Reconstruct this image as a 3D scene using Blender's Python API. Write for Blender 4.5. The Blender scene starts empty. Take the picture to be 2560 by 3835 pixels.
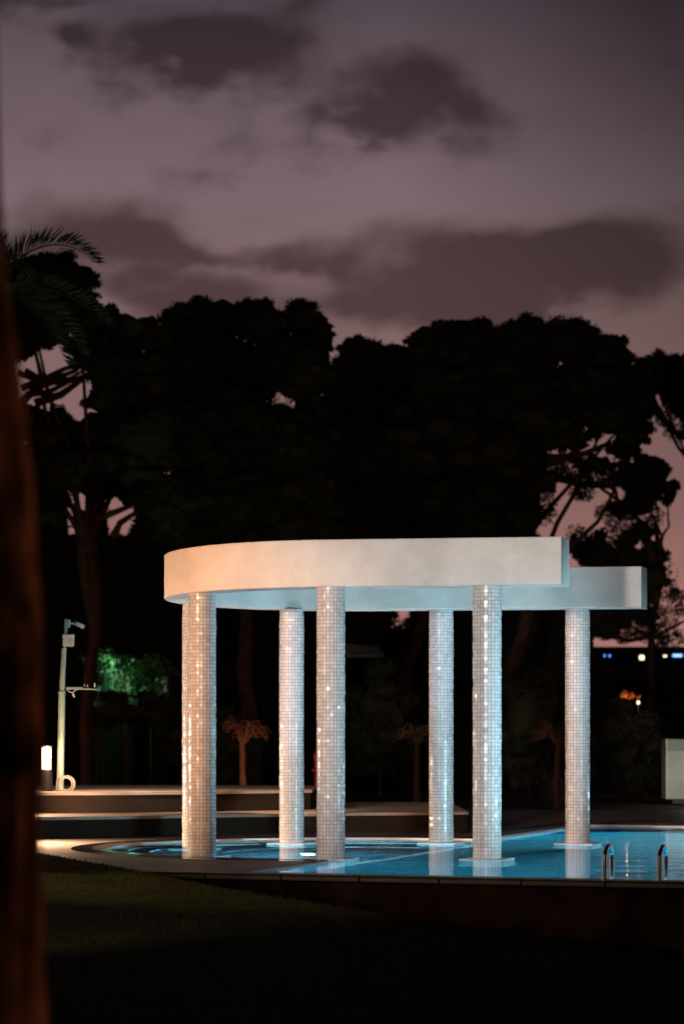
import bpy, bmesh, math, random
from mathutils import Vector, Matrix, noise
from mathutils.geometry import tessellate_polygon
R = math.radians
random.seed(7)
S = bpy.context.scene
COL = S.collection
EYE, F, CX, HY = 1.49, 8430.0, 1280.0, 2800.0     # eye height, focal length, centre column and horizon row
WM = 1.6327                                         # coarse measuring grid -> fine grid

def at(x, y, d):
    return Vector(((x - CX) * d / F, d, EYE + (HY - y) * d / F))
def atv(x, y, d):
    return at(x * WM, y * WM, d)

# ------------------------------------------------------------------ materials
def mat(name, col, rough=0.7, spec=0.5, metal=0.0, noise_amt=0.0, scale=8.0, bump=0.0, bscale=40.0, coat=0.0, island=0.0):
    m = bpy.data.materials.new(name); m.use_nodes = True
    nt = m.node_tree; b = nt.nodes['Principled BSDF']
    b.inputs['Base Color'].default_value = (*col, 1); b.inputs['Roughness'].default_value = rough
    b.inputs['Metallic'].default_value = metal; b.inputs['Specular IOR Level'].default_value = spec
    b.inputs['Coat Weight'].default_value = coat
    tc = nt.nodes.new('ShaderNodeTexCoord')
    if noise_amt or island:
        mx = nt.nodes.new('ShaderNodeMix'); mx.data_type = 'RGBA'; mx.blend_type = 'MULTIPLY'
        mx.inputs[0].default_value = 1.0
        mx.inputs[6].default_value = (*col, 1)
        mr = nt.nodes.new('ShaderNodeMapRange'); mr.inputs['To Min'].default_value = 1 - (noise_amt or island)
        mr.inputs['To Max'].default_value = 1 + (noise_amt or island) * .6
        if island:
            g = nt.nodes.new('ShaderNodeNewGeometry'); nt.links.new(g.outputs['Random Per Island'], mr.inputs['Value'])
        else:
            nz = nt.nodes.new('ShaderNodeTexNoise'); nz.inputs['Scale'].default_value = scale; nz.inputs['Detail'].default_value = 6
            nt.links.new(tc.outputs['Object'], nz.inputs['Vector'])
            mr.inputs['From Min'].default_value = .3; mr.inputs['From Max'].default_value = .7
            nt.links.new(nz.outputs['Fac'], mr.inputs['Value'])
        nt.links.new(mr.outputs['Result'], mx.inputs[7]); nt.links.new(mx.outputs[2], b.inputs['Base Color'])
    if bump:
        nz = nt.nodes.new('ShaderNodeTexNoise'); nz.inputs['Scale'].default_value = bscale; nz.inputs['Detail'].default_value = 5
        nt.links.new(tc.outputs['Object'], nz.inputs['Vector'])
        bp = nt.nodes.new('ShaderNodeBump'); bp.inputs['Strength'].default_value = bump; bp.inputs['Distance'].default_value = .02
        nt.links.new(nz.outputs['Fac'], bp.inputs['Height']); nt.links.new(bp.outputs['Normal'], b.inputs['Normal'])
    return m

def emat(name, col, strength):
    m = bpy.data.materials.new(name); m.use_nodes = True
    b = m.node_tree.nodes['Principled BSDF']
    b.inputs['Base Color'].default_value = (.8, .8, .8, 1)
    b.inputs['Emission Color'].default_value = (*col, 1); b.inputs['Emission Strength'].default_value = strength
    return m

M = {}
M['plaster'] = mat('plaster', (.78, .76, .73), .85, .2, noise_amt=.10, scale=1.3, bump=.25, bscale=60)
def streaks(m):
    nt = m.node_tree; b = nt.nodes['Principled BSDF']; src = b.inputs['Base Color'].links[0].from_socket
    tc = nt.nodes.new('ShaderNodeTexCoord'); mp = nt.nodes.new('ShaderNodeMapping'); mp.inputs['Scale'].default_value = (.9, .9, 1.1)
    nz = nt.nodes.new('ShaderNodeTexNoise'); nz.inputs['Scale'].default_value = 1.6; nz.inputs['Detail'].default_value = 7; nz.inputs['Roughness'].default_value = .65
    mr = nt.nodes.new('ShaderNodeMapRange'); mr.inputs['From Min'].default_value = .35; mr.inputs['From Max'].default_value = .72; mr.inputs['To Min'].default_value = 1.02; mr.inputs['To Max'].default_value = .80
    mx = nt.nodes.new('ShaderNodeMix'); mx.data_type = 'RGBA'; mx.blend_type = 'MULTIPLY'; mx.inputs[0].default_value = 1
    L = nt.links.new; L(tc.outputs['Object'], mp.inputs[0]); L(mp.outputs[0], nz.inputs[0]); L(nz.outputs['Fac'], mr.inputs[0]); L(src, mx.inputs[6]); L(mr.outputs[0], mx.inputs[7]); L(mx.outputs[2], b.inputs['Base Color'])
streaks(M['plaster'])
M['tile'] = mat('tile', (.60, .61, .635), .22, .22, island=.13)
M['grout'] = mat('grout', (.11, .105, .11), .9, .2)
M['pool_tile'] = mat('pool_tile', (.003, .13, .185), .4, .3, noise_amt=.35, scale=1.3)
M['white_tile'] = mat('white_tile', (.80, .84, .86), .3, .4, noise_amt=.05, scale=6)
M['slate_tile'] = mat('slate_tile', (.006, .055, .085), .4, .4, noise_amt=.2, scale=4)
M['deck'] = mat('deck', (.135, .105, .09), .55, .4, noise_amt=.30, scale=1.6, bump=.3, bscale=12)
M['dark_band'] = mat('dark_band', (.022, .022, .026), .05, .9, noise_amt=.3, scale=5)
M['wet_stone'] = mat('wet_stone', (.17, .14, .125), .10, .8, noise_amt=.25, scale=4)
M['coping'] = mat('coping', (.035, .027, .024), .8, .3, noise_amt=.35, scale=3, bump=.4, bscale=14)
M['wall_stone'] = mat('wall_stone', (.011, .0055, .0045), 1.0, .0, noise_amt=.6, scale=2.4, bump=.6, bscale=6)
M['terrace'] = mat('terrace', (.024, .015, .010), .9, .2, noise_amt=.25, scale=2, bump=.35, bscale=18)  # riser shade is put into this dark colour; planter bowl shares it
M['terrace_top_lit'] = mat('terrace_top_lit', (.42, .34, .29), .8, .3, noise_amt=.25, scale=2.5, bump=.3, bscale=16)  # lamplight on the treads is put into this paler colour
M['soil'] = mat('soil', (.028, .018, .015), .95, .1, noise_amt=.4, scale=.6, bump=.5, bscale=3)
M['grass'] = mat('grass', (.030, .030, .008), 1.0, .03, noise_amt=.45, scale=2, bump=.6, bscale=30)
M['bark'] = mat('bark', (.09, .05, .035), .95, .1, noise_amt=.4, scale=2.5, bump=.9, bscale=7)
M['bark_near'] = mat('bark_near', (.17, .085, .05), .95, .1, noise_amt=.98, scale=4.5, bump=1.0, bscale=7)
M['leaf'] = mat('leaf', (.045, .042, .028), .85, .1, island=.35)
M['palm_leaf'] = mat('palm_leaf', (.035, .04, .022), .8, .1, island=.3)
M['twig'] = mat('twig', (.14, .07, .045), .9, .1, noise_amt=.3, scale=10)
M['steel'] = mat('steel', (.80, .78, .76), .12, .5, metal=1.0)
M['pole'] = mat('pole', (.46, .58, .46), .32, .5, noise_amt=.12, scale=6)
M['offwhite'] = mat('offwhite', (.74, .70, .64), .5, .4, noise_amt=.08, scale=12)
M['darkmetal'] = mat('darkmetal', (.05, .04, .038), .5, .4, metal=.3)
M['cabinet'] = mat('cabinet', (.42, .47, .43), .6, .3, noise_amt=.15, scale=2)
M['cabinet_band'] = mat('cabinet_band', (.26, .33, .31), .6, .3, noise_amt=.15, scale=3)
M['red'] = mat('red', (.28, .006, .01), .5, .4)
M['roof'] = mat('roof', (.16, .15, .17), .8, .2, noise_amt=.2, scale=.6)
M['farwall'] = mat('farwall', (.012, .010, .012), .95, .1, noise_amt=.3, scale=.2)
M['hutwall'] = mat('hutwall', (.50, .52, .46), .8, .2, noise_amt=.3, scale=.8)
M['warm_lamp'] = emat('warm_lamp', (1.0, .50, .17), 3.6)
M['blue_lamp'] = emat('blue_lamp', (.10, .30, .9), 1.5)
M['white_lamp'] = emat('white_lamp', (1.0, .78, .48), 2.2)
M['pale_blue_lamp'] = emat('pale_blue_lamp', (.45, .68, 1.0), 1.6)
M['pool_lamp'] = emat('pool_lamp', (.7, .95, 1.0), 12)

def water_mat():
    m = bpy.data.materials.new('water'); m.use_nodes = True
    nt = m.node_tree; nt.nodes.clear()
    out = nt.nodes.new('ShaderNodeOutputMaterial')
    fr = nt.nodes.new('ShaderNodeFresnel'); fr.inputs['IOR'].default_value = 1.333
    gl = nt.nodes.new('ShaderNodeBsdfGlossy'); gl.inputs['Roughness'].default_value = .03
    rf = nt.nodes.new('ShaderNodeBsdfRefraction'); rf.inputs['IOR'].default_value = 1.333
    rf.inputs['Roughness'].default_value = .02; rf.inputs['Color'].default_value = (.5, .90, 1, 1)
    m2 = nt.nodes.new('ShaderNodeMixShader')
    tc = nt.nodes.new('ShaderNodeTexCoord'); mp = nt.nodes.new('ShaderNodeMapping')
    mp.inputs['Scale'].default_value = (.8, 1.0, 1)
    nz = nt.nodes.new('ShaderNodeTexNoise'); nz.inputs['Scale'].default_value = 1.5; nz.inputs['Detail'].default_value = 3
    bp = nt.nodes.new('ShaderNodeBump'); bp.inputs['Strength'].default_value = .5; bp.inputs['Distance'].default_value = .027
    L = nt.links.new
    L(tc.outputs['Object'], mp.inputs['Vector']); L(mp.outputs[0], nz.inputs['Vector']); L(nz.outputs['Fac'], bp.inputs['Height'])
    for n in (gl, fr): L(bp.outputs['Normal'], n.inputs['Normal'])
    b2 = nt.nodes.new('ShaderNodeBump'); b2.inputs['Strength'].default_value = .8; b2.inputs['Distance'].default_value = .03
    n2 = nt.nodes.new('ShaderNodeTexNoise'); n2.inputs['Scale'].default_value = 2.6; n2.inputs['Detail'].default_value = 3
    L(mp.outputs[0], n2.inputs['Vector']); L(n2.outputs['Fac'], b2.inputs['Height']); L(b2.outputs['Normal'], rf.inputs['Normal'])
    L(fr.outputs[0], m2.inputs[0]); L(rf.outputs[0], m2.inputs[1]); L(gl.outputs[0], m2.inputs[2])
    L(m2.outputs[0], out.inputs['Surface'])
    return m
M['water'] = water_mat()

# ------------------------------------------------------------------ mesh helpers
class MB:
    def __init__(s): s.v = []; s.f = []; s.mi = []
    def add(s, vs, fs, mi=0):
        o = len(s.v); s.v.extend([tuple(v) for v in vs]); s.f.extend([tuple(i + o for i in f) for f in fs]); s.mi.extend([mi] * len(fs))
    def box(s, c, size, rz=0, rx=0, ry=0, mi=0):
        hx, hy, hz = [q / 2 for q in size]
        m = Matrix.Translation(c) @ Matrix.Rotation(rz, 4, 'Z') @ Matrix.Rotation(ry, 4, 'Y') @ Matrix.Rotation(rx, 4, 'X')
        vs = [m @ Vector((x, y, z)) for x in (-hx, hx) for y in (-hy, hy) for z in (-hz, hz)]
        s.add(vs, [(0, 1, 3, 2), (4, 6, 7, 5), (0, 4, 5, 1), (2, 3, 7, 6), (0, 2, 6, 4), (1, 5, 7, 3)], mi)
    def tube(s, pts, rad, n=8, cap=True, mi=0):
        pts = [Vector(p) for p in pts]
        if not isinstance(rad, (list, tuple)): rad = [rad] * len(pts)
        vs = []; up = None
        for i, p in enumerate(pts):
            t = (pts[min(i + 1, len(pts) - 1)] - pts[max(i - 1, 0)]).normalized()
            if up is None: up = Vector((0, 0, 1)) if abs(t.z) < .9 else Vector((1, 0, 0))
            a = t.cross(up)
            if a.length < 1e-4: a = t.cross(Vector((0, 1, 0)))
            a.normalize(); b = t.cross(a).normalized(); up = b.cross(t) * -1 if False else up
            for k in range(n):
                w = 2 * math.pi * k / n
                vs.append(p + (a * math.cos(w) + b * math.sin(w)) * rad[i])
        fs = [(i * n + k, i * n + (k + 1) % n, (i + 1) * n + (k + 1) % n, (i + 1) * n + k) for i in range(len(pts) - 1) for k in range(n)]
        if cap: fs += [tuple(range(n)), tuple(range((len(pts) - 1) * n, len(pts) * n))[::-1]]
        s.add(vs, fs, mi)
    def lathe(s, c, prof, n=24, mi=0):
        vs = [(c[0] + r * math.cos(2 * math.pi * k / n), c[1] + r * math.sin(2 * math.pi * k / n), z) for r, z in prof for k in range(n)]
        fs = [(i * n + k, i * n + (k + 1) % n, (i + 1) * n + (k + 1) % n, (i + 1) * n + k) for i in range(len(prof) - 1) for k in range(n)]
        s.add(vs, fs, mi)
    def build(s, name, mats, parent=None, smooth=False, bevel=0, recalc=True):
        me = bpy.data.meshes.new(name); me.from_pydata(s.v, [], s.f); me.update()
        if not isinstance(mats, (list, tuple)): mats = [mats]
        for m in mats: me.materials.append(m)
        if any(s.mi): me.polygons.foreach_set('material_index', s.mi)
        if recalc:
            bm = bmesh.new(); bm.from_mesh(me); bmesh.ops.recalc_face_normals(bm, faces=bm.faces); bm.to_mesh(me); bm.free()
        if smooth:
            me.polygons.foreach_set('use_smooth', [True] * len(me.polygons))
            me.set_sharp_from_angle(angle=R(40))
        o = bpy.data.objects.new(name, me); COL.objects.link(o)
        if parent is not None:
            o.parent = parent; o.matrix_parent_inverse = Matrix.Translation(-parent.location)
        if bevel:
            b = o.modifiers.new('edge', 'BEVEL'); b.width = bevel; b.segments = 2; b.limit_method = 'ANGLE'
        return o

def empty(name, loc, label, cat, group=None):
    o = bpy.data.objects.new(name, None); o.location = loc; o.empty_display_size = .2; COL.objects.link(o)
    o['label'] = label; o['category'] = cat
    if group: o['group'] = group
    return o
def tag(o, label, cat, group=None):
    o['label'] = label; o['category'] = cat
    if group: o['group'] = group
    return o
def struct(o, kind='structure'):
    o['kind'] = kind; return o

def poly_sheet(mb, outer, holes, z, mi=0):
    loops = [[Vector((p[0], p[1], 0)) for p in outer]] + [[Vector((p[0], p[1], 0)) for p in h] for h in holes]
    tris = tessellate_polygon(loops)
    vs = [(*p[:2], z) for l in [outer] + holes for p in l]
    mb.add(vs, [tuple(t) for t in tris], mi)

# ------------------------------------------------------------------ pool frame
PA = R(19.5)
C0 = Vector((.17, 33.0)); U = Vector((math.cos(PA), -math.sin(PA))); N = Vector((math.sin(PA), math.cos(PA)))
def W(u, n): p = C0 + U * u + N * n; return (p.x, p.y)
def W3(u, n, z): p = W(u, n); return Vector((p[0], p[1], z))
UL, NN, NF, UR = .91, -6.55, 10.6, 26.0
def stadium(r, n=48, uend=UL):
    pts = [W(uend, r), W(0, r)]
    pts += [W(-r * math.sin(math.pi * k / n), r * math.cos(math.pi * k / n)) for k in range(1, n)]
    pts += [W(0, -r), W(uend, -r)]
    return pts
RB = 3.61
outline = [W(UL, NN), W(UR, NN), W(UR, NF), W(UL, NF)] + stadium(RB)
ZD = .03

# pool basin
mb = MB()
def wall(mb, pts, z0, z1, mi=0, closed=False):
    n = len(pts); rng = range(n if closed else n - 1)
    for i in rng:
        a, b = pts[i], pts[(i + 1) % n]
        mb.add([(*a, z0), (*b, z0), (*b, z1), (*a, z1)], [(0, 1, 2, 3)], mi)
wall(mb, [W(UL, -RB), W(UL, NN), W(UR, NN), W(UR, NF), W(UL, NF), W(UL, RB)], ZD - .005, -.12, 1)
wall(mb, [W(UL, -RB), W(UL, NN), W(UR, NN), W(UR, NF), W(UL, NF), W(UL, RB)], -.12, -1.5, 0)
mb.add([W3(UL, NN, -1.5), W3(UR, NN, -1.5), W3(UR, NF, -1.5), W3(UL, NF, -1.5)], [(0, 1, 2, 3)], 0)
# white lining strip along the side wall of the long pool
wall(mb, [W(UL + .004, NF - .01), W(UL + .004, RB + .0)], -.02, -1.05, 1)
mb.build('pool_basin', [M['pool_tile'], M['white_tile']], recalc=False).__setitem__('kind', 'structure')
mb = MB()
steps = [(RB, ZD - .005, -.28), (3.30, -.28, -.52), (2.98, -.52, -.95), (1.9, -.95, -1.1)]
rings = [RB, 3.30, 2.98, 1.9]
for i, (r, z0, z1) in enumerate(steps):
    st = stadium(r)
    wall(mb, st, z0, z1, 1)
    if i + 1 < len(steps):
        s2 = stadium(steps[i + 1][0]); n = len(st)
        mb.add([(*p, z1) for p in st] + [(*p, z1) for p in s2], [(k, k + 1, n + k + 1, n + k) for k in range(n - 1)], 2)
    else:
        poly_sheet(mb, st, [], z1, 2)
for a, b, zt in ((RB, 3.30, -.28), (3.30, 2.98, -.52), (2.98, 1.9, -.95)):
    for s in (1, -1):
        mb.add([W3(UL, s * a, zt), W3(UL, s * b, zt), W3(UL, s * b, -1.5), W3(UL, s * a, -1.5)], [(0, 1, 2, 3)], 1)
mb.add([W3(UL, 1.9, -1.1), W3(UL, -1.9, -1.1), W3(UL, -1.9, -1.5), W3(UL, 1.9, -1.5)], [(0, 1, 2, 3)], 1)
struct(mb.build('pool_steps', [M['pool_tile'], M['white_tile'], M['slate_tile']], recalc=False))
mb = MB(); poly_sheet(mb, outline, [], 0.0)
wo = struct(mb.build('water', M['water'], recalc=False))
me = wo.data
if me.polygons[0].normal.z < 0:
    me.flip_normals()

# deck
deck_outer = [W(UR + 6, NN - .42), W(UR + 6, 30), (-60, 58), (-60, 30), W(-12, NN - .40)]
mb = MB(); poly_sheet(mb, deck_outer, [outline[::-1]], ZD)
struct(mb.build('pool_deck', M['deck'], recalc=False))
mb = MB()
n_ = 60
a_, b_ = stadium(4.11, n_), stadium(3.81, n_)
mb.add([(*p, ZD + .004) for p in a_] + [(*p, ZD + .004) for p in b_], [(k, k + 1, len(a_) + k + 1, len(a_) + k) for k in range(len(a_) - 1)])
struct(mb.build('drain_channel', M['dark_band'], recalc=False))
mb = MB(); b2_, c_ = stadium(3.81, n_), stadium(RB + .002, n_)
mb.add([(*p, ZD + .008) for p in b2_] + [(*p, ZD + .008) for p in c_], [(k, k + 1, len(b2_) + k + 1, len(b2_) + k) for k in range(len(b2_) - 1)])
struct(mb.build('bay_edge_stones', M['wet_stone'], recalc=False))
# curb stones round the long pool
mb = MB()
p0 = W3(UL - .16, (RB + .5 + NF) / 2, ZD + .03); mb.box(p0, (.28, NF - RB - .5, .05), -PA)
p0 = W3((UL + UR) / 2, NF + .17, ZD + .03); mb.box(p0, (UR - UL + .6, .30, .05), -PA)
struct(mb.build('pool_edge', M['coping'], bevel=.01))
mb = MB()
for i in range(34):
    u0 = -7 + i * .95 + .475
    mb.box(W3(u0, NN - .215, -.012), (.935, .43, .05), -PA)
struct(mb.build('coping_stones', M['coping'], bevel=.012))
mb = MB()
a, b = W(-12, NN - .36), W(UR + 6, NN - .36)
nx = 160; nz = 10
vs = []; fs = []
for i in range(nx + 1):
    for k in range(nz + 1):
        t = i / nx; p = Vector(a).lerp(Vector(b), t); z = ZD - .02 - 1.9 * k / nz
        q = noise.noise(Vector((t * 90, z * 3, 0))) * .05
        vs.append((p.x - N.x * q, p.y - N.y * q, z))
fs = [(i * (nz + 1) + k, (i + 1) * (nz + 1) + k, (i + 1) * (nz + 1) + k + 1, i * (nz + 1) + k + 1) for i in range(nx) for k in range(nz)]
mb.add(vs, fs)
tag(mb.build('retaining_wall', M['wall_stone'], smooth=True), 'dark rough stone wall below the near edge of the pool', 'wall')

# ground and lawn
mb = MB()
mb.add([(-400, -60, -1.9), (400, -60, -1.9), (400, 28, -1.9), (-400, 60, -1.9)], [(0, 1, 2, 3)])
struct(mb.build('lower_ground', M['soil'], recalc=False))
mb = MB()
mb.add([(-600, 40, -.03), (-60, 30.0, -.03), (-60, 57.9, -.03), (W(UR + 6, 30)[0], W(UR + 6, 30)[1], -.03), (W(UR + 6, NN - .4)[0], W(UR + 6, NN - .4)[1], -.03), (600, 20, -.03), (600, 1200, -.03), (-600, 1200, -.03)], [])
vs = [v[:2] for v in mb.v]; mb2 = MB(); poly_sheet(mb2, vs, [], -.03)
struct(mb2.build('ground', M['soil'], recalc=False))

edge = [(-900, 3040), (-300, 3118), (163, 3198), (490, 3257), (816, 3322), (1306, 3404), (1796, 3480), (2286, 3535), (2560, 3567), (3200, 3630), (4200, 3700)]
zl = .06
E = [Vector(at(x, y, (EYE - zl) * F / (y - HY))) for x, y in edge]
fine = []
for i in range(len(E) - 1):
    for k in range(12): fine.append(E[i].lerp(E[i + 1], k / 12))
fine.append(E[-1])
mb = MB()
vs = []; cols = 26
for i, p in enumerate(fine):
    j = noise.noise(Vector((i * .35, 0, 0))) * .12
    for k in range(cols + 1):
        t = (k / cols) ** 1.6
        q = Vector((p.x * (1 - t) + (p.x * .4) * t, (p.y + j) * (1 - t) + (-14) * t, zl))
        q.z = zl + noise.noise(Vector((q.x * .5, q.y * .3, 3))) * .035 * min(1, t * 5)
        vs.append(tuple(q))
nf = len(fine)
fs = [(i * (cols + 1) + k, (i + 1) * (cols + 1) + k, (i + 1) * (cols + 1) + k + 1, i * (cols + 1) + k + 1) for i in range(nf - 1) for k in range(cols)]
base = len(vs)
for i, p in enumerate(fine):
    o = vs[i * (cols + 1)]
    vs.append((o[0] + .25, o[1] + .15, zl - .10)); vs.append((o[0] + 1.6, o[1] + .6, -1.95))
for i in range(nf - 1):
    a = i * (cols + 1); b = (i + 1) * (cols + 1); c = base + 2 * i; d = base + 2 * (i + 1)
    fs += [(a, c, d, b), (c, c + 1, d + 1, d)]
mb.add(vs, fs)
struct(mb.build('lawn', M['grass'], smooth=True))
# short blades along and over the lawn
mb = MB()
for q in range(26000):
    t = random.random() * (nf - 1); i = int(t); p = fine[i].lerp(fine[min(i + 1, nf - 1)], t - i)
    s = random.random() ** 2 * .55
    x = p.x * (1 - .6 * s); y = p.y * (1 - s) + (-14) * s + random.uniform(-.25, .1)
    if not (-6 < x < 6 and y > 5): continue
    h = random.uniform(.02, .045); w = random.uniform(.004, .009); a = random.random() * 3.14
    dx, dy = math.cos(a) * w, math.sin(a) * w
    lx, ly = random.uniform(-.02, .02), random.uniform(-.02, .02)
    z = zl - .01
    mb.add([(x - dx, y - dy, z), (x + dx, y + dy, z), (x + lx, y + ly, z + h)], [(0, 1, 2)])
struct(mb.build('grass', M['grass'], recalc=False), 'stuff')

# ------------------------------------------------------------------ terraces
def terrace(name, front, back, z0, z1, label):
    root = empty(name, (front[0][0], front[0][1], z0), label, 'terrace')
    mb = MB(); wall(mb, front, z0, z1 - .05); wall(mb, [front[-1], back[-1]], z0, z1 - .05); wall(mb, [back[0], front[0]], z0, z1 - .05)
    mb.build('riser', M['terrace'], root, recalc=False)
    mb = MB(); n = len(front)
    fo = [(p[0] + .0, p[1] - .03) for p in front]
    fo[-1] = (fo[-1][0] + .03, fo[-1][1])
    bo = [(p[0], p[1]) for p in back]; bo[-1] = (bo[-1][0] + .03, bo[-1][1])
    poly_sheet(mb, fo + bo[::-1], [], z1); 
    wall(mb, fo, z1 - .05, z1); wall(mb, [fo[-1], bo[-1]], z1 - .05, z1)
    mb.build('paved_top', M['terrace_top_lit'], root, recalc=False)
    return root
def arcline(ctrl, n=14):
    out = []
    for i in range(len(ctrl) - 1):
        p0 = Vector(ctrl[max(i - 1, 0)]); p1 = Vector(ctrl[i]); p2 = Vector(ctrl[i + 1]); p3 = Vector(ctrl[min(i + 2, len(ctrl) - 1)])
        for k in range(n):
            t = k / n
            q = .5 * ((2 * p1) + (-p0 + p2) * t + (2 * p0 - 5 * p1 + 4 * p2 - p3) * t * t + (-p0 + 3 * p1 - 3 * p2 + p3) * t ** 3)
            out.append((q.x, q.y))
    out.append(tuple(ctrl[-1])); return out
lf = arcline([(-9, 36.1), (-4.8, 36.7), (-1.1, 38.5), (2.2, 39.7)])
terrace('lower_terrace', lf, [(-9, 46.4), (-3, 46.6), (2.2, 46.8)], ZD, .36, 'long low dark terrace step behind the columns, lower of the two')
ufl = arcline([(-9, 38.3), (-5.2, 38.8), (-3.3, 39.2), (-.58, 41.0)])
terrace('upper_terrace', ufl, [(-9, 46.2), (-3, 46.3), (-.45, 46.0)], .36, .72, 'raised dark terrace step with a lit top, carrying the camera pole')

# ------------------------------------------------------------------ pergola
cols = {'A': (-1.948, 31.45), 'B': (-2.20, 33.75), 'C': (-.784, 35.1), 'D': (-.15, 30.32), 'E': (1.552, 35.26), 'F': (1.936, 30.08), 'G': (3.655, 34.98)}
ZT = EYE + 2.157; BH = .633; TH = .45
perg = empty('pergola', (.17, 32.9, 0), 'white horseshoe shaped pergola on seven mosaic tiled columns standing in the pool', 'pergola')
AA = R(8); ta = Vector((math.cos(AA), -math.sin(AA))); na = Vector((math.sin(AA), math.cos(AA)))
CB = Vector((.17, 32.9)); RR = 2.53
path = []
tn = CB - na * RR; tf = CB + na * RR
end_near = tn + ta * (2.965 - tn.x) / ta.x; end_far = tf + ta * (4.668 - tf.x) / ta.x
for k in range(9): path.append((end_near.lerp(tn, k / 8), -ta))
for k in range(1, 56):
    w = math.pi * k / 56
    rad = -na * math.cos(w) - ta * math.sin(w)
    tg = na * math.sin(w) - ta * math.cos(w)
    path.append((CB + rad * RR, tg))
for k in range(13): path.append((tf.lerp(end_far, k / 12), ta))
mb = MB(); vs = []
for i, (p, t) in enumerate(path):
    n2 = Vector((-t.y, t.x))   # right-hand normal; for near arm heading -x this points to -y (outwards)
    sl = 0
    tt = math.tan(R(11)) * TH / 2
    o_, i_ = p + n2 * TH / 2, p - n2 * TH / 2
    if i == 0: o_ = o_ + ta * (-tt); i_ = i_ + ta * tt
    if i == len(path) - 1: o_ = o_ + ta * tt; i_ = i_ - ta * tt
    if i == 0 and n2.y > 0: pass
    b = .012
    oi = (o_ - i_).normalized() * b
    for q, z in ((i_ , ZT + b), (i_ + oi, ZT), (o_ - oi, ZT), (o_, ZT + b), (o_, ZT + BH - b), (o_ - oi, ZT + BH), (i_ + oi, ZT + BH), (i_, ZT + BH - b)):
        vs.append((q.x, q.y, z))
fs = [(i * 8 + k, i * 8 + (k + 1) % 8, (i + 1) * 8 + (k + 1) % 8, (i + 1) * 8 + k) for i in range(len(path) - 1) for k in range(8)]
fs += [tuple(range(8)), tuple(range((len(path) - 1) * 8, len(path) * 8))[::-1]]
mb.add(vs, fs)
mb.build('ring_beam', M['plaster'], perg, smooth=True)

NT, TS = 24, .05
RC = NT * TS / (2 * math.pi)
def rad_at(t): return RC * (1 - .035 * max(0, (t - .93) / .07) ** 1.0) 
for cn, (cx, cy) in cols.items():
    H = ZT - .01 if True else 0
    z0 = -.28 if cn in 'AB' else .012; nr = int(round((ZT - z0) / TS)); th = (ZT - z0) / nr
    random.seed(ord(cn)); ph = random.random() * .26
    mb = MB()
    nseg = 48
    prof = [(rad_at(k / 20) - .004, z0 + (ZT - z0 - .001) * k / 20) for k in range(21)]
    mb.lathe((cx, cy), prof, nseg, 1)
    for r in range(nr):
        z = z0 + (r + .5) * th; rr = rad_at((r + .5) / nr)
        for k in range(NT):
            w = ph + 2 * math.pi * (k + .5) / NT
            er = Vector((math.cos(w), math.sin(w), 0)); et = Vector((-math.sin(w), math.cos(w), 0)); ez = Vector((0, 0, 1))
            c = Vector((cx, cy, z)) + er * (rr * math.cos(math.pi / NT) + .0015)
            h = TS / 2 - .0021; hv = th / 2 - .0021
            sx, sz = random.gauss(0, .055), random.gauss(0, .042)
            q = []
            for a, b in ((-1, -1), (1, -1), (1, 1), (-1, 1)):
                q.append(c + et * a * h + ez * b * hv + er * (a * h * sx + b * hv * sz))
            mb.add(q, [(0, 1, 2, 3)], 0)
            
    co = mb.build('column', [M['tile'], M['grout']], perg, recalc=False)
    # plinth below water
    deep = cn in 'FG'
    low = cn in 'AB'
    zb = -1.5 if deep else -.95
    top = -.285 if low else .010
    mb = MB()
    mb.box((cx, cy, (zb + top) / 2), (.60, .60, top - zb), -PA, mi=0)
    for k in range(12):       # tile joints on the plinth sides
        o = (k - 5.5) * .05
        for dx, dy, sx, sy in ((o, -.3005, .004, .002), (o, .3005, .004, .002), (-.3005, o, .002, .004), (.3005, o, .002, .004)):
            p = Vector((cx, cy)) + U * dx + N * dy
            mb.box((p.x, p.y, (zb + top) / 2 - .01), (sx, sy, top - zb - .03), -PA, mi=1)
    pl = mb.build('plinth', [M['white_tile'], M['cabinet_band']], co)
    pl.matrix_parent_inverse = Matrix.Identity(4)

# ------------------------------------------------------------------ pool ladder (two grab rails and submerged treads)
lad_u = [None, None]
root = None
def from_px(x, y, z):   # point on the plane at height z seen at x,y
    d = (EYE - z) * F / (y - HY); return at(x, y, d)
def rail_base(x):
    n0 = C0.dot(N) + NN - .14; k = (x - CX) / F; y = n0 / (k * N.x + N.y); return Vector((k * y, y, 0))
g1 = rail_base(2262); g2 = rail_base(2467)
def railpath(g):
    pts = []
    a = Vector((g.x, g.y, 0)); Nv = Vector((N.x, N.y, 0))
    a = a + Nv * 0
    span = .36; r = span / 2; h = .375
    pts.append(a + Vector((0, 0, .0)))
    pts.append(a + Vector((0, 0, ZD + h - r * .55)))
    for k in range(0, 17):
        w = math.pi * k / 16
        pts.append(a + Nv * (r - r * math.cos(w)) + Vector((0, 0, h - r * .62 + r * .72 * math.sin(w))))
    pts.append(a + Nv * span + Vector((0, 0, -.2))); pts.append(a + Nv * span + Vector((0, 0, -1.2)))
    return pts
lad = empty('pool_ladder', (g1.x, g1.y, ZD), 'polished steel pool ladder with two hooped grab rails at the near pool edge', 'pool ladder')
for g in (g1, g2):
    mb = MB(); mb.tube(railpath(g), .029, 14); ra = mb.build('grab_rail', M['steel'], lad, smooth=True)
    mb = MB(); mb.lathe((g.x, g.y), [(.0, .040), (.04, .036), (.045, .013)], 18); mb.build('flange', M['steel'], ra, smooth=True).matrix_parent_inverse = Matrix.Identity(4)
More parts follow.
